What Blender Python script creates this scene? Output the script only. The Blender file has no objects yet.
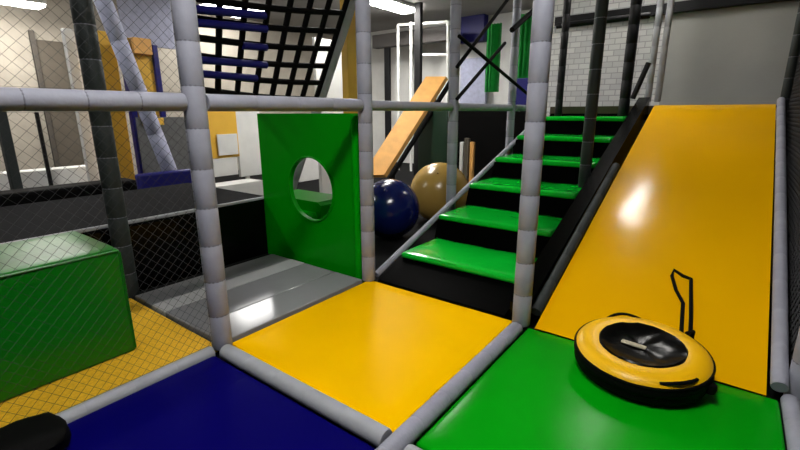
import bpy, bmesh, math, random
from mathutils import Vector, Matrix, noise
random.seed(7)
S = bpy.context.scene
COL = S.collection
PI = math.pi

# ------------------------------------------------------------------ camera
F, PITCH, YAW, ROLL, CH = 438.54, .251, .6429, .0032, 1.25
fw = Vector((-math.sin(YAW)*math.cos(PITCH), math.cos(YAW)*math.cos(PITCH), -math.sin(PITCH)))
r0 = Vector((math.cos(YAW), math.sin(YAW), 0)); d0 = fw.cross(r0)
cr, sr = math.cos(ROLL), math.sin(ROLL)
RT = cr*r0+sr*d0; DN = -sr*r0+cr*d0
CP = Vector((0, 0, CH))
cd = bpy.data.cameras.new('camera'); cam = bpy.data.objects.new('camera', cd); COL.objects.link(cam)
cd.sensor_width = 36; cd.lens = F/800*36; cd.clip_start = .02
m = Matrix((RT, -DN, -fw)).transposed().to_4x4(); m.translation = CP
cam.matrix_world = m
S.camera = cam

def ray(u, v): return RT*((u-400)/F)+DN*((v-225)/F)+fw
def atx(u, v, x): d = ray(u, v); return CP+d*(x/d.x)
def aty(u, v, y): d = ray(u, v); return CP+d*(y/d.y)
def atz(u, v, z): d = ray(u, v); return CP+d*((z-CH)/d.z)

# ------------------------------------------------------------------ materials
def srgb(r, g, b):
    f = lambda c: (c/255/12.92) if c/255 <= .04045 else ((c/255+.055)/1.055)**2.4
    return (f(r), f(g), f(b), 1)
MATS = {}
def mat(name, col, rough=.5, spec=.5, var=.12, scale=8, bump=0, bscale=30, metal=0, coat=0):
    if name in MATS: return MATS[name]
    m = bpy.data.materials.new(name); m.use_nodes = True
    nt = m.node_tree; N = nt.nodes; L = nt.links
    b = N['Principled BSDF']
    b.inputs['Roughness'].default_value = rough; b.inputs['Specular IOR Level'].default_value = spec
    b.inputs['Metallic'].default_value = metal; b.inputs['Coat Weight'].default_value = coat
    tc = N.new('ShaderNodeTexCoord')
    no = N.new('ShaderNodeTexNoise'); no.inputs['Scale'].default_value = scale; no.inputs['Detail'].default_value = 3
    L.new(tc.outputs['Object'], no.inputs['Vector'])
    mx = N.new('ShaderNodeMix'); mx.data_type = 'RGBA'
    mx.inputs[6].default_value = tuple(c*(1-var) for c in col[:3])+(1,)
    mx.inputs[7].default_value = tuple(min(1, c*(1+var)) for c in col[:3])+(1,)
    L.new(no.outputs['Fac'], mx.inputs[0]); L.new(mx.outputs[2], b.inputs['Base Color'])
    if bump:
        n2 = N.new('ShaderNodeTexNoise'); n2.inputs['Scale'].default_value = bscale; n2.inputs['Detail'].default_value = 2
        L.new(tc.outputs['Object'], n2.inputs['Vector'])
        bp = N.new('ShaderNodeBump'); bp.inputs['Strength'].default_value = bump; bp.inputs['Distance'].default_value = .02
        L.new(n2.outputs['Fac'], bp.inputs['Height']); L.new(bp.outputs['Normal'], b.inputs['Normal'])
    MATS[name] = m
    return m
def emis(name, col, st):
    if name in MATS: return MATS[name]
    m = bpy.data.materials.new(name); m.use_nodes = True
    b = m.node_tree.nodes['Principled BSDF']
    b.inputs['Base Color'].default_value = (.8, .8, .8, 1)
    b.inputs['Emission Color'].default_value = col; b.inputs['Emission Strength'].default_value = st
    MATS[name] = m; return m

YEL = mat('yellow_vinyl', (.92, .50, .0002, 1), .30, .005, .06, 3, .05, 9)
YEL2 = mat('yellow_slide_vinyl', (.80, .41, .0003, 1), .16, .10, .08, 1.2, .06, 5)
GRN = mat('green_vinyl', (.001, .30, .004, 1), .22, .06, .08, 4, .06, 10)
GRN2 = mat('green_panel_vinyl', (.0005, .25, .002, 1), .3, .15, .1, 5, .05, 8)
BLU = mat('blue_vinyl', (.0015, .0005, .095, 1), .5, .015, .1, 4, .03, 9)
GRY = mat('grey_vinyl', (.22, .22, .23, 1), .12, .16, .1, 5, .01, 9)
GRY2 = mat('light_grey_vinyl', (.40, .40, .405, 1), .14, .16, .1, 5, .01, 9)
GRNT = mat('green_tread_vinyl', (.002, .52, .03, 1), .16, .5, .1, 5, .16, 12)
GRNC = mat('green_cube_vinyl', (.001, .155, .003, 1), .35, .35, .12, 5, .08, 9)
BLK = mat('black_vinyl', (.0015, .0015, .0015, 1), .22, .12, .1, 5, .08, 12)
BLKM = mat('black_matte', (.002, .002, .002, 1), .75, .08, .1)
FOAM = mat('grey_foam', (.29, .295, .35, 1), .6, .3, .14, 14, .1, 40)
FOAMD = mat('dark_shaded_foam', (.024, .03, .029, 1), .65, .3, .15, 14, .1, 40)  # dark posts; also paints shade on the cube-side post and left slide tube
FOAML = mat('silver_foam', (.33, .34, .36, 1), .5, .3, .1, 14)
TIE = mat('tie_grey', (.15, .15, .18, 1), .5, .3, .05)
NET = mat('net_cord', (.045, .045, .047, 1), .8, .2, .1)
SPK = mat('yellow_carpet', (.82, .44, .02, 1), .8, .2, .3, 60, .3, 90)
CONC = mat('concrete', (.008, .008, .0085, 1), .8, .04, .2, 3)
WALLB = mat('beige_plaster', (.37, .335, .28, 1), .85, .2, .22, 4, .2, 12)
WHITE = mat('white_paint', (.66, .66, .64, 1), .6, .3, .12, 5)
GWALL = mat('grey_plaster', (.37, .37, .345, 1), .85, .2, .08, 3, .1, 30)
CEIL = mat('ceiling_grey', (.28, .27, .26, 1), .9, .1, .15, 2)
DARKW = mat('dark_wall', (.02, .02, .022, 1), .8, .2, .2, 3)
TRAMP = mat('trampoline_top', (.014, .014, .015, 1), .8, .02, .25, 12)
STEEL = mat('dark_steel', (.006, .006, .007, 1), .5, .2, .1)
BROWN = mat('brown_edge', (.05, .04, .018, 1), .5, .4, .2)
TAUPE = mat('taupe_door', (.10, .085, .065, 1), .7, .3, .2, 6)
YPAD = mat('yellow_pad', (.72, .42, .045, 1), .5, .4, .12, 5)
BPAD = mat('blue_pad', (.007, .007, .13, 1), .45, .3, .15, 6)
LBLU = mat('pale_blue_pad', (.40, .42, .56, 1), .6, .3, .25, 14)
WOOD = mat('tan_board', (.72, .38, .11, 1), .55, .3, .25, 7)
DGRN = mat('shaded_green_pad', (.003, .022, .008, 1), .5, .4, .15)
GOLD = mat('gold_ball', (.38, .24, .055, 1), .25, .5, .08)
NAVY = mat('navy_ball', (.004, .009, .085, 1), .18, .6, .08)
SHEET = mat('green_sheet', (.02, .32, .06, 1), .5, .4, .2, 10)
LAMP = emis('lamp_diffuser', (1, .98, .95, 1), 26)
LAMP2 = emis('lamp_diffuser_small', (1, .97, .92, 1), 34)
LAMP3 = emis('panel_lamp_diffuser', (1, .98, .95, 1), 12)
LAMPH = emis('hall_lamp_diffuser', (1, .97, .92, 1), 42)

# brick material for the wall behind the stairs
def brick_mat():
    m = bpy.data.materials.new('painted_brick'); m.use_nodes = True
    nt = m.node_tree; N = nt.nodes; L = nt.links; b = N['Principled BSDF']
    tc = N.new('ShaderNodeTexCoord'); mp = N.new('ShaderNodeMapping'); mp.inputs['Rotation'].default_value = (PI/2, 0, 0)
    br = N.new('ShaderNodeTexBrick'); br.inputs['Scale'].default_value = 3.2
    br.inputs['Color1'].default_value = (.50, .50, .50, 1); br.inputs['Color2'].default_value = (.62, .62, .60, 1)
    br.inputs['Mortar'].default_value = (.36, .36, .36, 1); br.inputs['Mortar Size'].default_value = .02
    L.new(tc.outputs['Object'], mp.inputs['Vector']); L.new(mp.outputs['Vector'], br.inputs['Vector'])
    L.new(br.outputs['Color'], b.inputs['Base Color']); b.inputs['Roughness'].default_value = .8
    return m
BRICK = brick_mat()

# ------------------------------------------------------------------ mesh helpers
def tag(o, label, cat, group=None, kind=None):
    o['label'] = label; o['category'] = cat
    if group: o['group'] = group
    if kind: o['kind'] = kind
    return o
def empty(name, loc, label, cat, group=None, rz=0):
    o = bpy.data.objects.new(name, None); COL.objects.link(o); o.location = loc; o.rotation_euler = (0, 0, rz)
    o.empty_display_size = .05
    return tag(o, label, cat, group)
def build(name, bm, m, parent=None, smooth=True, loc=None):
    """link bm as ONE mesh object; bm is in world space unless a parent is given (then in parent space)"""
    me = bpy.data.meshes.new(name)
    if loc is not None: bmesh.ops.translate(bm, verts=bm.verts, vec=-Vector(loc))
    bmesh.ops.recalc_face_normals(bm, faces=bm.faces)
    bm.to_mesh(me); bm.free()
    for x in (m if isinstance(m, (list, tuple)) else [m]): me.materials.append(x)
    if smooth:
        for p in me.polygons: p.use_smooth = True
        try: me.set_sharp_from_angle(angle=math.radians(40))
        except Exception: pass
        for p in me.polygons: p.use_smooth = not (p.area > .012 and max(abs(c) for c in p.normal) > .99999)
    o = bpy.data.objects.new(name, me); COL.objects.link(o)
    if parent: o.parent = parent
    if loc is not None: o.location = loc
    return o
def box(bm, lo, hi, bev=0, seg=2, mi=0):
    lo = Vector(lo); hi = Vector(hi)
    vs = [bm.verts.new((x, y, z)) for x in (lo.x, hi.x) for y in (lo.y, hi.y) for z in (lo.z, hi.z)]
    fs = [bm.faces.new([vs[i] for i in q]) for q in ((0,1,3,2),(4,6,7,5),(0,4,5,1),(2,3,7,6),(0,2,6,4),(1,5,7,3))]
    for f in fs: f.material_index = mi
    if bev:
        es = list({e for f in fs for e in f.edges})
        bmesh.ops.bevel(bm, geom=es, offset=bev, segments=seg, affect='EDGES', profile=.5, material=-1)
    return bm
def B(lo, hi, bev=0, seg=2): return box(bmesh.new(), lo, hi, bev, seg)
def prism(bm, pts, x0, x1, axis='x', mi=0):
    """extrude a polygon of (a,b) pairs between x0 and x1 along an axis"""
    def P(t, a, b): return {'x': (t, a, b), 'y': (a, t, b), 'z': (a, b, t)}[axis]
    A = [bm.verts.new(P(x0, *p)) for p in pts]; C = [bm.verts.new(P(x1, *p)) for p in pts]
    fs = [bm.faces.new(A), bm.faces.new(C[::-1])]
    n = len(pts)
    for i in range(n): fs.append(bm.faces.new((A[i], C[i], C[(i+1) % n], A[(i+1) % n])))
    for f in fs: f.material_index = mi
    return fs
def tube(bm, pts, r, n=12, cap=True, mi=0):
    pts = [Vector(p) for p in pts]; rr = r if isinstance(r, (list, tuple)) else [r]*len(pts)
    rings = []
    t = (pts[1]-pts[0]).normalized(); up = Vector((0, 0, 1)) if abs(t.z) < .9 else Vector((1, 0, 0))
    a = t.cross(up).normalized()
    for i, p in enumerate(pts):
        t = (pts[min(i+1, len(pts)-1)]-pts[max(i-1, 0)]).normalized()
        a = (a-t*a.dot(t)).normalized(); b = t.cross(a)
        rings.append([bm.verts.new(p+(a*math.cos(k*2*PI/n)+b*math.sin(k*2*PI/n))*rr[i]) for k in range(n)])
    for i in range(len(rings)-1):
        for k in range(n):
            f = bm.faces.new((rings[i][k], rings[i][(k+1) % n], rings[i+1][(k+1) % n], rings[i+1][k])); f.material_index = mi
    if cap:
        bm.faces.new(rings[0][::-1]).material_index = mi; bm.faces.new(rings[-1]).material_index = mi
    return bm
def lathe(bm, prof, n=48, c=(0, 0, 0), mi=0):
    rings = [[bm.verts.new((c[0]+r*math.cos(k*2*PI/n), c[1]+r*math.sin(k*2*PI/n), c[2]+z)) for k in range(n)] for r, z in prof]
    for i in range(len(rings)-1):
        for k in range(n):
            bm.faces.new((rings[i][k], rings[i][(k+1) % n], rings[i+1][(k+1) % n], rings[i+1][k])).material_index = mi
    return rings

FL = -.05          # hall floor level; the mats' tops are at 0
CEILZ = 3.3

# ------------------------------------------------------------------ setting
def struct(name, bm, m, smooth=False):
    o = build(name, bm, m, smooth=smooth); o['kind'] = 'structure'; return o
struct('floor', B((-9.4, -3.2, FL-.1), (2.7, 9.7, FL)), CONC)
struct('ceiling', B((-9.4, -3.2, CEILZ), (2.7, 9.7, CEILZ+.1)), CEIL)
struct('wall_left', B((-9.4, -3, FL), (-9.2, 9.7, CEILZ)), WALLB)
struct('wall_back', B((-9.2, 9.5, FL), (-2.4, 9.7, CEILZ)), WHITE)
struct('wall_brick', B((-2.6, 7.22, FL), (-.9, 7.4, CEILZ)), BRICK)
struct('wall_grey', B((-.9, 7.2, FL), (2.5, 7.4, CEILZ)), GWALL)
struct('wall_recess', B((-2.6, 7.4, FL), (-2.4, 9.5, CEILZ)), WHITE)
struct('wall_right', B((2.5, -3, FL), (2.7, 7.4, CEILZ)), DARKW)
struct('wall_front', B((-9.2, -3.2, FL), (2.7, -3, CEILZ)), DARKW)
struct('trim_beam', B((-2.4, 7.08, 2.5), (2.5, 7.2, 2.62)), STEEL)

# ------------------------------------------------------------------ padded posts and rails
tie_mesh = None
def tie(parent, p, axis, r):
    """a dark cable tie ringing a foam sleeve"""
    bm = bmesh.new(); a = Vector(axis).normalized()
    tube(bm, [a*-.004, a*.004], r, 14, False)
    o = build('cable_tie', bm, TIE, parent); o.location = p
    return o
def padded(name, p0, p1, r, label, cat, group, m=FOAM, seam=.2, ties=True, bend=None):
    p0 = Vector(p0); p1 = Vector(p1); L = (p1-p0).length; a = (p1-p0)/L
    e = empty(name, p0, label, cat, group)
    n = max(1, round(L/seam)); pts = []; rr = []
    for i in range(n):
        s, t = L*i/n, L*(i+1)/n
        g = .007
        for q, k in ((s+.0005, .94), (s+g, 1), ((s+t)/2, 1.006), (t-g, 1), (t-.0005, .94)):
            pts.append(a*q); rr.append(r*k)
    sv = build('foam_sleeve', tube(bmesh.new(), pts, rr, 18), m, e)
    if ties:
        proto = None
        for i in range(1, n):
            if proto is None: proto = tie(sv, a*(L*i/n), a, r*.965)
            else:
                c = proto.copy(); COL.objects.link(c); c.parent = sv; c.location = a*(L*i/n)
    return e
PX, RX = -2.1, -.875
Y1, Y2, Y3, Y4 = 1.16, 2.40, 3.63, 4.95
PR = .054; TR = .042
TZ = 1.30
G_P = 'grey padded posts of the play frame'
G_R = 'grey padded rails of the play frame'
padded('padded_post', (PX, Y1, 0), (PX, Y1, 2.75), PR, 'grey padded post standing where the blue, yellow and grey mats meet', 'post', G_P)
padded('padded_post', (PX, Y2, 0), (PX, Y2, 2.95), PR*.95, 'grey padded post at the right edge of the green panel with the hole', 'post', G_P)
padded('padded_post', (RX, Y2-.005, 0), (RX, Y2-.005, 3.0), PR*1.0, 'thick pale grey padded post at the foot of the stairs beside the slide', 'post', G_P)
padded('padded_post', (PX-.078, 3.76, FL), (PX-.078, 3.76, 3.2), PR*.9, 'grey padded post rising in front of the gold ball behind the stair rail', 'post', G_P)
padded('padded_post', (PX-.078, 5.13, FL), (PX-.078, 5.13, 3.2), PR*.85, 'slim grey padded post left of the green hanging sheets', 'post', G_P)
padded('padded_post', (-3.32, 1.185, FL), (-3.32, 1.185, 3.0), PR*1.1, 'grey padded post coloured dark for shade behind the big green cube', 'post', G_P, m=FOAMD)  # its shadow is put into the dark foam colour
# rails at eye height
padded('padded_rail', (PX, -.3, TZ), (PX, Y1-PR, TZ), TR, 'grey padded rail at eye height running left from the front left post', 'rail', G_R)
padded('padded_rail', (PX, Y1+PR, TZ), (PX, Y2-PR, TZ), TR, 'grey padded rail above the grey mat and green panel', 'rail', G_R, ties=False, seam=.3)
padded('padded_rail', (PX-.065, Y2+PR+.02, TZ), (PX-.065, 3.74-PR, TZ), TR*.9, 'grey padded rail over the navy ball between two posts', 'rail', G_R, ties=False, seam=.4)
padded('padded_rail', (PX-.065, 3.74+PR, TZ), (PX-.065, 5.13-PR, TZ), TR*.9, 'grey padded rail below the crossing black straps', 'rail', G_R, ties=False, seam=.4)
padded('padded_rail', (PX-.065, 5.13+PR, TZ), (PX-.065, 6.2, TZ), TR*.9, 'short grey padded rail just left of the thick pale post', 'rail', G_R, ties=False, seam=.4)
# floor rails
padded('floor_rail', (PX, -.3, -.008), (PX, Y1-PR-.01, -.008), TR*.9, 'grey padded floor rail between the blue mat and the yellow carpet', 'rail', G_R, m=FOAML, ties=False)
padded('floor_rail', (PX+PR+.01, Y1-.02, .0), (RX-.05, Y1-.02, .0), TR, 'grey padded floor rail between the blue mat and the yellow mat', 'rail', G_R, m=FOAML, ties=False, seam=.24)
padded('floor_rail', (RX, Y1-.3, .0), (RX, Y2-PR-.02, .0), TR, 'grey padded floor rail between the yellow mat and the green mat', 'rail', G_R, ties=False)
padded('floor_rail', (RX+.05, Y1-.02, -.012), (.30, Y1-.02, -.012), TR*.9, 'grey padded floor rail along the near edge of the green mat', 'rail', G_R, m=FOAML, ties=False)

# ------------------------------------------------------------------ floor mats
def crowned(lo, hi, crown=.006, n=10):
    """a vinyl mat: rounded rim and slightly puffed top"""
    bm = bmesh.new(); lo = Vector(lo); hi = Vector(hi)
    box(bm, lo, hi, .014, 3)
    bmesh.ops.subdivide_edges(bm, edges=[e for e in bm.edges if e.calc_length() > .3], cuts=n, use_grid_fill=True)
    for v in bm.verts:
        if v.co.z > hi.z-.002:
            u = (v.co.x-lo.x)/(hi.x-lo.x); w = (v.co.y-lo.y)/(hi.y-lo.y)
            v.co.z += crown*(16*u*(1-u)*w*(1-w))**.5+.002*noise.noise(v.co*3)
    return bm
GM = 'vinyl floor mats'
def mat_thing(lo, hi, m, label, crown=.006):
    return tag(build('floor_mat', crowned(lo, hi, crown), m), label, 'mat', GM)
mat_thing((PX+.045, -.4, FL), (RX-.045, Y1-.075, 0), BLU, 'dark blue vinyl mat at the bottom front of the play frame', .002)
mat_thing((PX+.0, Y1+.035, FL), (RX-.05, Y2+.01, 0), YEL, 'bright yellow square vinyl mat below the black and green stairs', .008)
mat_thing((RX+.05, Y1+.035, FL), (.335, Y2-.02, 0), GRN, 'bright green vinyl mat at the foot of the yellow slide', .006)
bm = bmesh.new()
gx = [-3.24, -2.98, -2.80, -2.44, -2.135]
for i in range(4): box(bm, (gx[i]+.002, Y1+.02, FL), (gx[i+1]-.002, Y2-.03, [.0, .002, 0, .002][i]), .008, 2, [0, 1, 0, 0][i])
tag(build('floor_mat', bm, [GRY, GRY2]), 'glossy grey striped vinyl mat in front of the green panel', 'mat', GM)
tag(build('carpet', B((-3.25, -.6, FL), (PX-.045, Y1+.0, -.012), .006), SPK), 'speckled yellow carpet around the green cube behind the net', 'carpet')

# ------------------------------------------------------------------ big green cube
e = empty('foam_cube', (-2.46, .868, -.012), 'big dark green vinyl foam cube on the yellow carpet at left', 'play block')
cb = bmesh.new(); box(cb, (-.62, -1.05, 0), (0, 0, .585), .018, 3)
bmesh.ops.subdivide_edges(cb, edges=[q for q in cb.edges if q.calc_length() > .4], cuts=8, use_grid_fill=True)
for v in cb.verts:
    v.co += v.normal*0
    v.co.z += .004*noise.noise(v.co*4)*(v.co.z > .1)
    v.co.x += .006*noise.noise(v.co*3+Vector((3, 1, 2)))
build('cover', cb, GRNC, e)
sb = bmesh.new()
zt = .588
tube(sb, [(.001, -1.04, zt-.012), (.001, -.012, zt-.012)], .005, 6)
tube(sb, [(.001, -.006, zt-.02), (.001, -.006, .02)], .005, 6)
build('seam_piping', sb, GRNC, e)

# ------------------------------------------------------------------ green panel with a round hole
def holed_panel(x0, x1, y0, y1, z0, z1, cx, cz, r, n=40):
    bm = bmesh.new(); F0, F1, R0, R1 = [], [], [], []
    for k in range(n):
        a = 2*PI*k/n; c, s = math.cos(a), math.sin(a)
        tx = ((x1-cx)/c if c > 1e-6 else (x0-cx)/c if c < -1e-6 else 1e9)
        tz = ((z1-cz)/s if s > 1e-6 else (z0-cz)/s if s < -1e-6 else 1e9)
        t = min(tx, tz)
        ox, oz = cx+c*t, cz+s*t
        for L, y in ((F0, y0), (F1, y1)): L.append(bm.verts.new((ox, y, oz)))
        for L, y in ((R0, y0), (R1, y1)): L.append(bm.verts.new((cx+c*r, y, cz+s*r)))
    # corner snapping
    for L in (F0, F1):
        for X in (x0, x1):
            for Z in (z0, z1):
                v = min(L, key=lambda v: (v.co.x-X)**2+(v.co.z-Z)**2); v.co.x = X; v.co.z = Z
    for k in range(n):
        j = (k+1) % n
        bm.faces.new((F0[k], F0[j], R0[j], R0[k])); bm.faces.new((F1[j], F1[k], R1[k], R1[j]))
        bm.faces.new((R0[k], R0[j], R1[j], R1[k])); bm.faces.new((F0[j], F0[k], F1[k], F1[j]))
    return bm
hx, hz, hr = -2.755, .635, .262
e = empty('climb_through_panel', (-2.76, Y2+.04, 0), 'green padded panel with a round crawl hole behind the grey mat', 'panel')
bmp = holed_panel(-3.40+2.76, -2.165+2.76, 0, .035, FL, 1.245, hx+2.76, hz, hr)
build('panel_body', bmp, GRN2, e)
rb = bmesh.new()
tube(rb, [(hx+2.76+(hr+.006)*math.cos(a*2*PI/36), -.004, hz+(hr+.006)*math.sin(a*2*PI/36)) for a in range(37)], .008, 8, False)
build('hole_rim', rb, GRN2, e)
vb = bmesh.new(); tube(vb, [(.535, -.012, 1.23), (.535, -.012, -.03)], .03, 10)
build('lit_edge_strip', vb, GRN, e)  # brighter green strip paints the light falling on the panel's right side
# padded green block behind the hole
e = empty('crawl_block', (-3.3, 2.80, FL), 'green padded block seen low through the round hole', 'play block')
pb = bmesh.new(); prism(pb, [(-.30, 0), (.46, 0), (.46, .50), (.42, .53), (-.26, .53), (-.30, .50)], -.18, .18, 'y')
build('block_body', pb, GRN2, e)
kb = bmesh.new(); tube(kb, [(-.25, -.165, .38), (.40, -.165, .38)], .06, 12); build('highlight_roll', kb, GRN, e)  # brighter green roll stands in for the highlight on the lower lip

# ------------------------------------------------------------------ trampoline platform behind
e = empty('trampoline_platform', (-3.392, 0, FL), 'low platform with dark grey trampoline top and black padded side', 'trampoline')
build('side_pad', B((-1.49, -2.4, 0), (-.01, 2.54, .525), .02), BLK, e)
build('jump_bed', B((-1.46, -2.36, .525), (-.06, 2.50, .542), .004), TRAMP, e)
build('edge_strip', B((-.035, -2.4, .526), (-.011, 2.54, .55), .006), FOAML, e)
e2 = tag(build('kerb_pad', B((-5.2, -2.6, FL), (-4.92, 2.0, .585), .03), BLKM), 'long black padded kerb beyond the trampoline top', 'padding')

# ------------------------------------------------------------------ stairs
SR, SS = .2085, .565
sy0, sz0 = 2.735, .155
sx0, sx1 = PX+.06, -1.0
e = empty('padded_staircase', (-1.55, Y2+.03, 0), 'wide padded stairs with green treads and glossy black risers', 'stairs', 'padded climbs')
base = [(0, FL)]
off = Y2+.03
prof = [(.0, FL)]
zprev = 0.0
prof = [(0, FL), (.01, .0)]
for k in range(6):
    z = sz0+SR*k; yf = sy0+SS*k-off
    prof.append((yf-.03 if k else yf-.06, z-.055)); prof.append((yf+.0, z-.055)); prof.append((yf+SS, z-.055))
prof = [(0, FL), (.01, .0)]
for k in range(6):
    z = sz0+SR*k-.05; yf = sy0+SS*k-off
    prof += [(yf, z), (yf+SS-.07, z)]
prof += [(sy0+6*SS-off, 1.23), (sy0+6*SS-off, FL)]
bm = bmesh.new(); prism(bm, prof, sx0+1.55, sx1+1.55, 'x')
build('riser_block', bm, mat('black_riser', (.001, .001, .001, 1), .5, .01, .1, 5, .08, 12), e, smooth=False)
for k in range(6):
    z = sz0+SR*k; yf = sy0+SS*k-off
    bm = B((sx0+1.55+.01, yf-.02, z-.05), (sx1+1.55-.012, yf+SS-.05, z), .02, 3)
    bmesh.ops.subdivide_edges(bm, edges=[q for q in bm.edges if q.calc_length() > .3], cuts=9, use_grid_fill=True)
    for v in bm.verts:
        if v.co.z > z-.01: v.co.z += .006*noise.noise(v.co*5+Vector((k, 0, 0)))
    build('tread', bm, GRNT, e)
# stringer tube on the left of the stairs
padded('stair_rail', (PX+.0, Y2+.09, .012), (PX+.0, 6.1, 1.245), .026, 'thin grey tube rising along the left side of the stairs', 'rail', G_R, ties=False, seam=.6)
# black side strip between the stairs and the slide
k_s = 1.318/3.535
bm = bmesh.new(); ys0, ys1 = 2.40, 6.1
def zs(y): return (y-2.382)*k_s
prism(bm, [(Y2+.08, FL), (Y2+.08, zs(Y2+.08)+.05), (ys1, zs(ys1)+.03), (ys1, FL)], -.985, -.865, 'x')
tag(build('side_padding', bm, BLK, smooth=False), 'black sloping padded strip between the stairs and the yellow slide', 'padding')
padded('slide_rail', (-.825, 2.50, .05), (-.825, 4.4, zs(4.4)+.02), .034, 'grey padded tube along the left edge of the slide', 'rail', G_R, m=FOAMD, ties=False, seam=.3)  # dark foam colour paints the shadow on this grey tube

# ------------------------------------------------------------------ slide
e = empty('slide', (-.25, 2.38, 0), 'wide yellow vinyl slide sloping down to the green mat', 'slide')
sl0, sl1 = -.785, .288
bm = bmesh.new(); rows = []
ny, nx = 40, 14
path = []
for j in range(ny+1):
    y = 2.38+(6.12-2.38)*j/ny
    z = zs(y)
    if z > 1.318: z = 1.318
    path.append((y, max(z, .0)+.004))
for (y, z) in path:
    rows.append([bm.verts.new((sl0+(sl1-sl0)*i/nx+.25, y-2.38, z+.004*noise.noise(Vector((i*.5, y*2, 0))))) for i in range(nx+1)])
for j in range(ny):
    for i in range(nx): bm.faces.new((rows[j][i], rows[j][i+1], rows[j+1][i+1], rows[j+1][i]))
low = [[bm.verts.new((x, y-2.38, FL)) for (y, z) in path] for x in (sl0+.25, sl1+.25)]
for s, i in ((0, 0), (1, nx)):
    for j in range(ny): bm.faces.new((rows[j][i], rows[j+1][i], low[s][j+1], low[s][j]))
bm.faces.new([*rows[-1], low[1][-1], low[0][-1]])
build('slide_bed', bm, YEL2, e)
build('top_seam', B((-.53, 1.35, zs(3.73)-.03), (.53, 1.36, zs(3.73)+.0015)), YEL2, e)
cw = [(.0, .0), (.0, .06), (3.54, 1.318+.05), (3.74, 1.318+.05), (3.74, FL), (0, FL)]
# platform behind stairs and slide
e = empty('landing_platform', (-1, 6.15, FL), 'dark landing platform at the top of the stairs and slide', 'platform')
build('deck', B((-1.05, .0, 1.2), (1.31, .95, 1.365), .01), BLKM, e)
build('edge_board', B((-1.05, -.02, 1.27), (.2, 0, 1.37), .004), BROWN, e)
for x in (-.98, 1.2): build('support', B((x-.04, .4, 0), (x+.04, .48, 1.2)), STEEL, e)

# right side rail of the slide, near post and nets
padded('slide_rail', (.328, 2.40, .05), (.328, 6.04, 1.318+.045), .033, 'grey padded tube along the right edge of the slide', 'rail', G_R, ties=False, seam=.25)
padded('floor_rail', (.372, 1.2, .0), (.372, 2.40, .0), .034, 'grey padded floor rail along the right edge of the green mat', 'rail', G_R, ties=False)
padded('padded_post', (.415, 2.50, FL), (.415, 2.50, 3.0), .055, 'grey padded post at the right picture edge beside the slide foot', 'post', G_P)
padded('padded_post', (.36, 6.12, FL), (.36, 6.12, 3.2), .04, 'dark padded post at the top right corner of the slide', 'post', G_P, m=FOAMD)
padded('padded_post', (-1.05, 4.24, .578), (-1.05, 4.24, 3.25), .05, 'dark grey padded post standing on the black strip beside the stairs', 'post', G_P, m=FOAMD)
padded('padded_post', (-1.90, 6.02, 1.2), (-1.90, 6.02, 3.25), .045, 'dark post at the stair top nearest the thick pale post', 'post', G_P, m=STEEL, ties=False)
padded('padded_post', (-1.12, 6.02, 1.2), (-1.12, 6.02, 3.25), .06, 'dark post at the stair top just left of the slim silver posts', 'post', G_P, m=STEEL, ties=False)
padded('padded_post', (-.90, 6.2, 1.365), (-.90, 6.2, 3.25), .035, 'slim silver padded post at the top left corner of the slide', 'post', G_P, m=FOAML, ties=False)
padded('padded_post', (-.81, 6.3, 1.365), (-.81, 6.3, 3.25), .035, 'silver padded post beside the grey wall, right one of the slim pair', 'post', G_P, m=FOAML, ties=False)
padded('cross_rail', (-2.05, 6.14, 2.33), (-.98, 6.14, 2.33), .035, 'black rail high across the brick wall behind the stairs', 'rail', G_R, m=STEEL, ties=False, seam=1)
padded('brace', (-.92, 6.05, 1.80), (-1.03, 5.98, 1.40), .03, 'black diagonal brace at the top of the stairs', 'brace', None, m=STEEL, ties=False, seam=1)

# ------------------------------------------------------------------ safety nets
def netting(name, o, ua, va, U, V, pitch, r, label, m=NET):
    """diamond netting on the rectangle o + u*ua + v*va, as real thin cords"""
    bm = bmesh.new(); o = Vector(o); ua = Vector(ua); va = Vector(va); n = ua.cross(va)
    def strand(p, q):
        a = o+ua*p[0]+va*p[1]; b = o+ua*q[0]+va*q[1]; t = (b-a).normalized(); s = t.cross(n)
        c = [(s*r+n*r), (-s*r+n*r), (-s*r-n*r), (s*r-n*r)]
        A = [bm.verts.new(a+k) for k in c]; Bv = [bm.verts.new(b+k) for k in c]
        for i in range(4): bm.faces.new((A[i], A[(i+1) % 4], Bv[(i+1) % 4], Bv[i]))
    step = pitch*math.sqrt(2)
    k = -V
    while k < U:
        u0, v0 = (k, 0) if k >= 0 else (0, -k); u1, v1 = (k+V, V) if k+V <= U else (U, U-k)
        if u1-u0 > .01: strand((u0, v0), (u1, v1)); strand((U-u0, v0), (U-u1, v1))
        k += step
    # border cord
    for a, b in (((0, 0), (U, 0)), ((U, 0), (U, V)), ((U, V), (0, V)), ((0, V), (0, 0))): strand(a, b)
    o2 = build(name, bm, m, smooth=False)
    return tag(o2, label, 'net')
netting('safety_net', (PX, -.25, .035), (0, 1, 0), (0, 0, 1), Y1-PR+.25, 1.22, .034, .00055, 'fine dark safety net in front of the green cube')
netting('safety_net', (PX, -.25, TZ+.045), (0, 1, 0), (0, 0, 1), Y1-PR+.25, 1.45, .034, .00055, 'fine dark safety net above the left eye height rail')
netting('safety_net', (.40, 2.58, FL+.01), (0, 1, 0), (0, 0, 1), 3.5, 2.7, .05, .003, 'coarse black safety net along the right side of the slide')

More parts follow.
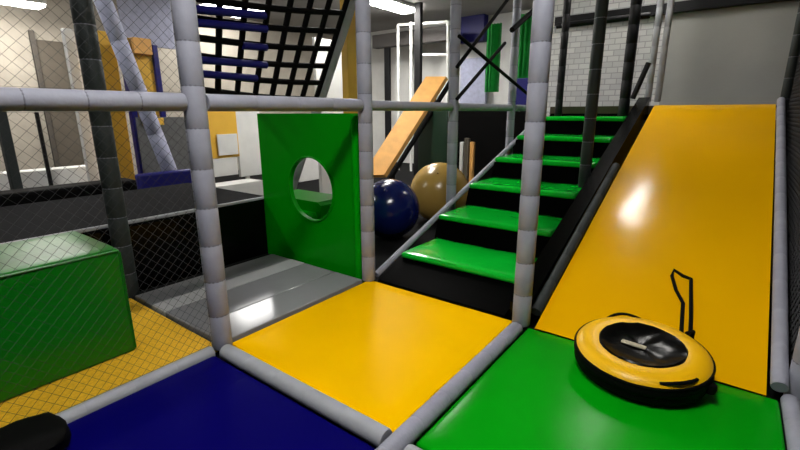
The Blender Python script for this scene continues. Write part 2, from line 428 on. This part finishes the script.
# ------------------------------------------------------------------ rope climbing net
e = empty('rope_climbing_net', (-3.4, 2.7, 1.3), 'black square rope climbing net with blue sleeves hung above the green panel', 'climbing net')
def npnt(s, t):
    b0 = atx(197, 89, -3.55); b1 = atx(316, 99, -3.55); t0 = atx(190, -24, -3.15); t1 = atx(349, -6, -3.15)
    return (b0*(1-s)+b1*s)*(1-t)+(t0*(1-s)+t1*s)*t-Vector((-3.4, 2.7, 1.3))
NC, NR = 7, 6
for i in range(NC+1):
    s = i/NC
    bm = tube(bmesh.new(), [npnt(s, t/8) for t in range(9)], .026, 8)
    build('rope', bm, BLKM, e)
for j in range(NR+1):
    bm = tube(bmesh.new(), [npnt(s/8, j/NR)+Vector((0, 0, -.02*math.sin(PI*s/8))) for s in range(9)], .026, 8)
    build('rope', bm, BLKM, e)
for (s0, s1, t) in ((0, .42, .667), (0, .40, .78), (.0, .46, .335), (.0, .40, .20), (.28, .44, .5), (.0, .2, .98)):
    bm = tube(bmesh.new(), [npnt(s0, t-.045)+Vector((.035, 0, 0)), npnt(s1, t-.045)+Vector((.035, 0, 0))], .03, 10)
    build('sleeve', bm, BPAD, e)
p0 = npnt(1.05, -1.28)+Vector((-3.4, 2.7, 1.3)); p1 = npnt(1.05, 1.1)+Vector((-3.4, 2.7, 1.3))
padded('padded_brace', p0, p1, .05, 'dark grey padded leaning tube at the right edge of the rope net', 'brace', None, m=mat('mid_foam', (.32, .32, .325, 1), .7, .3, .2), ties=False, seam=.4)

# ------------------------------------------------------------------ inflatable ring
RC = (-.212, 2.235, .030)
e = empty('slide_ring', RC, 'yellow and black inflatable sliding ring resting on the green mat', 'sliding ring')
e.rotation_euler = (math.radians(5), 0, 0)
def se(a, n=2.6):
    c, q = math.cos(a), math.sin(a)
    return (abs(c)**(2/n)*(1 if c > 0 else -1), abs(q)**(2/n)*(1 if q > 0 else -1))
R, rx_, rz_, zc = .214, .084, .060, .080
def arc(a0, a1, n=14, f=1):
    o = []
    for i in range(n+1):
        c, q = se(math.radians(a0+(a1-a0)*i/n), 2.2); o.append((R+rx_*f*c, zc+rz_*f*q))
    return o
bm = bmesh.new(); lathe(bm, arc(24, 175, 18), 64); build('yellow_top', bm, mat('ring_yellow', (.86, .47, .002, 1), .35, .3, .05, 8, .08, 25), e)
bm = bmesh.new(); lathe(bm, arc(26, -24, 8, 1.015)+[(R+rx_*.97, zc-.042), (R+rx_*.86, .016), (R+rx_*.66, .002), (R-rx_*.8, .002), (R-rx_*1.0, zc-.03), (R-rx_, zc+.02)], 64); build('black_underside', bm, BLKM, e)
bm = bmesh.new(); rr_ = lathe(bm, [(.001, .121), (.05, .121), (.10, .124), (.14, .131), (.165, .140), (.184, .1445), (.192, .137)], 48)
for v in bm.verts: v.co.z += .006*noise.noise(v.co*24)
seat = build('seat_cover', bm, BLK, e)
bm = bmesh.new(); tube(bm, [((R+rx_-.004)*math.cos(a*2*PI/56), (R+rx_-.004)*math.sin(a*2*PI/56), zc+.024) for a in range(57)], .006, 6, False)
build('rim_piping', bm, BLKM, e)
def handle(a0, a1):
    bm = bmesh.new(); pts = []
    for i in range(9):
        a = math.radians(a0+(a1-a0)*i/8); h = .014*math.sin(PI*i/8)
        pts.append(((R+.060+h)*math.cos(a), (R+.060+h)*math.sin(a), zc+.040+h))
    tube(bm, pts, .0075, 6); return build('handle', bm, BLKM, e)
handle(-66, -30); handle(100, 135)
bm = bmesh.new(); box(bm, (-.085, -.03, .125), (.025, .0, .133), .004, 2)
for v in bm.verts: v.co = Matrix.Rotation(-.1, 4, 'Z') @ v.co
build('label_patch', bm, mat('beige_patch', (.45, .40, .28, 1), .6), seat)
bm = bmesh.new(); lathe(bm, [(.001, .02), (.022, .02), (.026, 0), (.022, -.02), (.001, -.02)], 16, c=((R+rx_)*.97, -.08, zc-.02))
build('valve', bm, BLKM, e)
# pull leash lying up the slide
def onslide(u, v, h=.012):
    d = ray(u, v); t = (k_s*(CP.y-2.382)+h-CP.z)/(d.z-k_s*d.y); return CP+d*t
RCv = Vector(RC)
bm = bmesh.new()
lp = [RCv+Vector((.165, R+.01, zc+rz_)), RCv+Vector((.19, R+.08, .13)), onslide(690, 345, .02), onslide(691, 318), onslide(691, 290), onslide(691, 279), onslide(683, 276), onslide(674, 270), onslide(672, 276), onslide(676, 290), onslide(683, 303), onslide(682, 320), onslide(681, 338), onslide(684, 346, .02)]
lp = [Matrix.Rotation(math.radians(-5), 3, 'X') @ (p-RCv) for p in lp]
tube(bm, lp, .0105, 6)
build('pull_strap', bm, BLKM, e)

# ------------------------------------------------------------------ black bag at the lower left
e = empty('black_bag', (-1.96, .20, .002), 'black soft bag lying at the left corner of the blue mat', 'bag')
bm = bmesh.new(); bmesh.ops.create_uvsphere(bm, u_segments=28, v_segments=16, radius=1)
for v in bm.verts:
    c = v.co; f = 1+.10*noise.noise(c*2.2)
    sgn = lambda t: (abs(t)**.6)*(1 if t > 0 else -1)
    v.co = Vector((sgn(c.x)*.135*f, sgn(c.y)*.20*f, max(0, .05+sgn(c.z)*.05*f)))
build('bag_body', bm, BLKM, e)
bm = bmesh.new(); tube(bm, [(-.02+.05*math.cos(a*PI/8), -.10, .095+.04*math.sin(a*PI/8)) for a in range(9)], .008, 6); build('bag_handle', bm, BLKM, e)

# ------------------------------------------------------------------ balls
def ball(c, r, m, label):
    e = empty('play_ball', (c[0], c[1], FL), label, 'ball', 'big play balls')
    bm = bmesh.new(); bmesh.ops.create_uvsphere(bm, u_segments=40, v_segments=24, radius=r)
    for v in bm.verts: v.co.z += r
    sk = build('ball_skin', bm, m, e)
    bm = bmesh.new(); d = (CP-Vector((c[0], c[1], r))).normalized(); bmesh.ops.create_uvsphere(bm, u_segments=10, v_segments=6, radius=.016)
    bmesh.ops.translate(bm, verts=bm.verts, vec=Vector((0, 0, r))+Vector((.3, -.6, .74)).normalized()*r*.99)
    build('valve_plug', bm, m, sk)
ball((-2.80, 3.56), .315, NAVY, 'shiny navy blue play ball behind the post at the stair foot')
ball((-2.77, 4.50), .36, GOLD, 'big gold play ball behind the stair tube')

# ------------------------------------------------------------------ black straps crossing above the stairs
def strap(a, b, label, w=.035, x=PX+.01):
    p = atx(*a, x); q = atx(*b, x)
    bm = tube(bmesh.new(), [p, (p+q)/2, q], w/2, 8)
    tag(build('strap', bm, BLKM), label, 'strap', 'crossing black straps')
strap((457, 67), (520, -17), 'upper black strap rising right over the stairs')
strap((457, 99), (505, 43), 'lower black strap rising right towards the green sheets')
strap((459, 36), (531, 97), 'black strap falling right across the other straps', .035, PX+.05)
strap((512, 30), (542, 3), 'short thick black strap near the top left of the thick pale post', .06, PX+.02)

# ------------------------------------------------------------------ background: middle
def bbox(name, u0, v0, u1, v1, y, th, m, label, cat, group=None, parts=None, bev=.01, zmin=None):
    """a box standing at distance y whose front covers the given outline"""
    a = aty(u0, (v0+v1)/2, y); b = aty(u1, (v0+v1)/2, y); zt = aty((u0+u1)/2, v0, y).z; zb = aty((u0+u1)/2, v1, y).z
    if zmin is not None: zb = zmin
    o = build(name, B((a.x, y, zb), (b.x, y+th, zt), bev), m)
    return tag(o, label, cat, group)
def xbox(name, u0, v0, u1, v1, x, th, m, label, cat, group=None, bev=.01, zmin=None):
    a = atx(u0, (v0+v1)/2, x); b = atx(u1, (v0+v1)/2, x); zt = atx((u0+u1)/2, v0, x).z; zb = atx((u0+u1)/2, v1, x).z
    if zmin is not None: zb = zmin
    o = build(name, B((x-th, a.y, zb), (x, b.y, zt), bev), m)
    return tag(o, label, cat, group)
bbox('padded_wall', 455, 108, 528, 200, 6.3, .15, BLKM, 'unlit padded wall coloured black for shade left of the stair top', 'padding', zmin=FL)  # black colour stands for the lack of light on this wall
bbox('padded_wall', 418, 108, 447, 168, 6.3, .4, DGRN, 'unlit green padded block coloured dark for shade behind the gold ball', 'padding', zmin=FL)  # darkened green keeps this unlit block in painted shade
bbox('ceiling_beam', 372, 30, 450, 44, 8.6, .2, mat('beam_grey', (.05, .045, .042, 1), .7), 'dark grey beam across the far hall', 'beam')
bbox('steel_post', 384.5, 44, 389.5, 160, 8.7, .07, STEEL, 'thin black post under the dark grey beam', 'post', zmin=FL)
bbox('steel_post', 414, -30, 420, 160, 7.6, .09, STEEL, 'tall dark post just left of the post before the gold ball', 'post', zmin=FL)
e = empty('tubular_gate', (aty(408, 100, 8.2).x, 8.2, FL), 'white tubular frame in front of the far white wall', 'frame')
def fr(u0, v0, u1, v1):
    a = aty(u0, v0, 8.2)-e.location; b = aty(u1, v1, 8.2)-e.location
    build('bar', tube(bmesh.new(), [a, b], .03, 8), WHITE, e)
fr(398, 25, 398.5, 172); fr(411, 22, 411, 172); fr(448, 22, 447.5, 172); fr(398, 25, 448, 22); fr(418, 55, 448, 55)
# tan plank leaning up
e = empty('leaning_board', atx(376, 176, -4.6), 'tan padded ramp board sloping up behind the navy ball', 'ramp')
P0 = aty(381, 166, 5.4); P1 = aty(437, 78, 6.6)
dirv = (P1-P0); L = dirv.length; t = dirv.normalized(); s = t.cross(Vector((0, 0, 1))).normalized(); n = s.cross(t)
s2 = RT  # width direction is horizontal
w = .17
bm = bmesh.new(); hw = Vector((math.cos(.6), math.sin(.6), 0))
vs = []
for q in (P0-t*.2, P1):
    for a_, b_ in ((-1, -1), (1, -1), (1, 1), (-1, 1)): vs.append(bm.verts.new(q+hw*w*a_+n*.035*b_-e.location))
for i in range(4): bm.faces.new((vs[i], vs[(i+1) % 4], vs[4+(i+1) % 4], vs[4+i]))
bm.faces.new(vs[:4]); bm.faces.new(vs[4:])
build('board', bm, WOOD, e, smooth=False)
bm = tube(bmesh.new(), [P0-t*.2+hw*(w+.05)-n*.05-e.location, P1+hw*(w+.05)-n*.05-e.location], .04, 8); build('side_rail', bm, BLKM, e)
for q in (.15, .9):
    c = P0+dirv*q-n*.1; build('support_leg', tube(bmesh.new(), [c-e.location, Vector((c.x, c.y, FL))-e.location], .03, 8), STEEL, e)
# boards leaning behind the gold ball
for i, (u0, u1, v, m_, lab) in enumerate(((459, 462.5, 142, WHITE, 'narrow white board upright behind the gold ball, left of three'), (463.5, 468, 138, TAUPE, 'narrow brown board upright behind the gold ball, middle of three'), (469, 473, 142, WOOD, 'narrow tan board upright behind the gold ball, right of three'))):
    bbox('upright_board', u0, v, u1, 190, 5.9, .05, m_, lab, 'board', 'boards behind the gold ball', zmin=FL)
# green sheets and blue pads behind the straps
def drape(u0, v0, u1, v1, y, m, label, n=24):
    a = aty(u0, (v0+v1)/2, y); b = aty(u1, (v0+v1)/2, y); zt = aty((u0+u1)/2, v0, y).z; zb = aty((u0+u1)/2, v1, y).z
    bm = bmesh.new(); lo, hi = [], []
    ring = [(a.x+(b.x-a.x)*i/n, y+.05*math.sin(i*1.3)) for i in range(n+1)]+[(b.x+(a.x-b.x)*i/n, y+.03+.05*math.sin((n-i)*1.3)) for i in range(n+1)]
    prism(bm, ring, zb, zt, 'z')
    tag(build('hanging_sheet', bm, m), label, 'sheet', 'green hanging sheets')
drape(513, 14, 534, 90, 7.6, SHEET, 'wide green hanging sheet left of the thick pale post')
drape(486, 24, 500, 92, 8.2, SHEET, 'narrow green hanging sheet seen between the crossing straps')
bbox('blue_pad', 458, 15, 484, 42, 9.30, .2, BPAD, 'blue pad high on the far wall behind the straps', 'padding')
bbox('blue_pad', 516, 78, 532, 98, 7.0, .12, BPAD, 'tall blue pad below the wide green sheet', 'padding', zmin=FL)
bbox('wall_panel', 460, 58, 486, 104, 9.3, .1, LBLU, 'pale panel on the far wall under the blue pad', 'panel')
# ------------------------------------------------------------------ background: left hall
GH = 'padded columns in the left hall'
xbox('yellow_column', 348, -20, 357, 160, -3.62, .1, YPAD, 'tall yellow padded column left of the post by the green panel', 'column', GH, zmin=FL)
xbox('partition_board', 318, 40, 347, 175, -4.9, .06, WHITE, 'white panel beside the tall yellow column', 'panel', zmin=FL)
xbox('yellow_column', 100, 32, 124, 172, -6.4, .25, YPAD, 'yellow padded column behind the shade-darkened post', 'column', GH, zmin=FL)
xbox('white_column', 76, 30, 86, 172, -6.9, .1, WHITE, 'thin white column left of the yellow column in the left hall', 'column', GH, zmin=FL)
xbox('steel_post', 3, 90, 14, 198, -6.0, .12, FOAMD, 'dark slanting looking post at the far left picture edge', 'post', zmin=FL)
xbox('steel_post', 39, 112, 43, 152, -7.3, .05, STEEL, 'thin black rod below the rail at far left', 'post', zmin=FL)
e = empty('yellow_blue_panel', atx(150, 95, -6.2), 'yellow upright pad framed by two blue posts in the left hall', 'panel')
def lp_(name, u0, v0, u1, v1, x, th, m, par):
    a = atx(u0, (v0+v1)/2, x); b = atx(u1, (v0+v1)/2, x); zt = atx((u0+u1)/2, v0, x).z; zb = atx((u0+u1)/2, v1, x).z
    return build(name, B(Vector((x-th, a.y, zb))-par.location, Vector((x, b.y, zt))-par.location, .008), m, par)
lp_('pad', 138, 40, 160, 176, -6.2, .12, YPAD, e); lp_('post', 131, 38, 137, 176, -6.15, .1, BPAD, e); lp_('post', 161, 46, 166, 176, -6.15, .1, BPAD, e); build('base', B((-.2, -.4, FL-e.location.z), (.1, .4, -.55-e.location.z+.9), .02), BPAD, e)
lp_('top_pad', 134, 38, 152, 54, -6.1, .1, WOOD, e)
a = atx(98, -12, -5.75); b = atx(140, 95, -5.75); b = a+(b-a)*((a.z-FL-.02)/(a.z-b.z))
padded('slide_tube', b, a, .09, 'pale blue inclined padded tube in the left hall', 'tube', None, m=LBLU, ties=False, seam=.5)
xbox('lattice_panel', 120, -10, 172, 46, -8.4, .05, LBLU, 'pale blue patterned panel high in the left hall', 'panel')
e = empty('mesh_panel', (-6.0, atx(166, 150, -6.0).y, FL), 'grey mesh panel with a small yellow top strip beyond the trampoline top', 'panel')
p_ = atx(141, 150, -6.0); q_ = atx(192, 150, -6.0); zt_ = atx(166, 117, -6.0).z
build('mesh_board', B(Vector((-6.04, p_.y, FL))-e.location, Vector((-6.0, q_.y, zt_))-e.location, .008), mat('grey_mesh', (.13, .13, .13, 1), .8, .2, .3, 20), e)
build('top_strip', B(Vector((-5.999, p_.y+.06, zt_-.1))-e.location, Vector((-5.97, p_.y+.32, zt_-.01))-e.location, .006), YPAD, e)
a = atx(138, 180, -5.4); b = atx(196, 189, -5.4)
tag(build('blue_bumper', B((a.x-.1, a.y, FL), (a.x, b.y, a.z+.06), .03), BPAD), 'long blue bumper roll at the far side of the trampoline', 'padding')
xbox('white_ledge', -20, 170, 112, 196, -7.4, .3, WHITE, 'long white low ledge in the left hall', 'ledge', zmin=FL)
e = empty('notice_board', atx(222, 150, -6.6), 'yellow board with a white notice left of the green panel', 'board')
lp_('board', 206, 110, 238, 158, -6.6, .05, YPAD, e); lp_('notice', 218, 134, 238, 155, -6.56, .02, WHITE, e); lp_('side_board', 238, 110, 262, 176, -6.6, .05, WHITE, e); lp_('lower_board', 212, 158, 238, 176, -6.6, .05, WHITE, e)
for dy in (-.25, .45): build('support_leg', B((-.05, dy-.03, FL-e.location.z), (-.01, dy+.03, .1), .004), WHITE, e)
xbox('white_bench', 208, 184, 264, 206, -5.9, .35, WHITE, 'white low bench behind the black wall under the notice board', 'bench', zmin=FL)
xbox('white_partition', 280, 150, 340, 200, -6.6, .1, WHITE, 'low white partition seen through the round hole', 'partition', zmin=FL)
d_ = struct('door_1', B((-9.19, atx(42, 80, -9.2).y, FL), (-9.12, atx(70, 80, -9.2).y, atx(55, 42, -9.2).z)), TAUPE)
h_ = build('door_frame', B((-9.13, atx(36, 80, -9.2).y, FL), (-9.08, atx(41, 80, -9.2).y, atx(55, 34, -9.2).z)), mat('frame_brown', (.06, .05, .04, 1), .7), d_)

# ------------------------------------------------------------------ lamps
def lamp(x, y, z, label, lx=.3, ly=1.3, m=LAMP):
    e = empty('ceiling_lamp', (x, y, z), label, 'ceiling lamp', 'ceiling lamps')
    build('housing', B((-lx/2-.02, -ly/2-.02, .01), (lx/2+.02, ly/2+.02, .07), .006), WHITE, e)
    build('diffuser', B((-lx/2, -ly/2, -.02), (lx/2, ly/2, .012), .004), m, e)
    if z < CEILZ-.1:
        for s in (-1, 1): build('hanger', tube(bmesh.new(), [(0, s*ly*.4, .06), (0, s*ly*.4, CEILZ-z-.01)], .006, 6), STEEL, e)
lamp(-1.05, 5.95, CEILZ-.08, 'ceiling lamp above the top of the slide', .22, .65, LAMP2)
lamp(-.6, .6, CEILZ-.08, 'ceiling lamp over the blue and yellow mats', .4, 1.6)
lamp(-8.35, 5.55, CEILZ-.08, 'ceiling lamp behind the rope net', .9, 1.1, LAMP3)
lamp(-5.6, 7.1, CEILZ-.08, 'ceiling lamp above the far white frame', .4, 1.5, LAMPH)
lamp(-4.2, 4.7, CEILZ-.08, 'added unseen lamp above the left hall brightening the white panel', .3, 1.3, LAMPH)  # added out of view to light the white panel by the yellow column
lamp(-8.3, 2.05, 2.75, 'hanging lamp at the top left corner of the picture', .3, .8, LAMPH)
lamp(-5.6, .2, CEILZ-.08, 'ceiling lamp over the trampoline platform')

# ------------------------------------------------------------------ world and view
w = bpy.data.worlds.new('world'); S.world = w; w.use_nodes = True
w.node_tree.nodes['Background'].inputs[0].default_value = (.5, .5, .52, 1)
w.node_tree.nodes['Background'].inputs[1].default_value = .05
S.view_settings.view_transform = 'Standard'; S.view_settings.look = 'None'
S.view_settings.exposure = .85; S.view_settings.gamma = 1; S.view_settings.use_curve_mapping = False
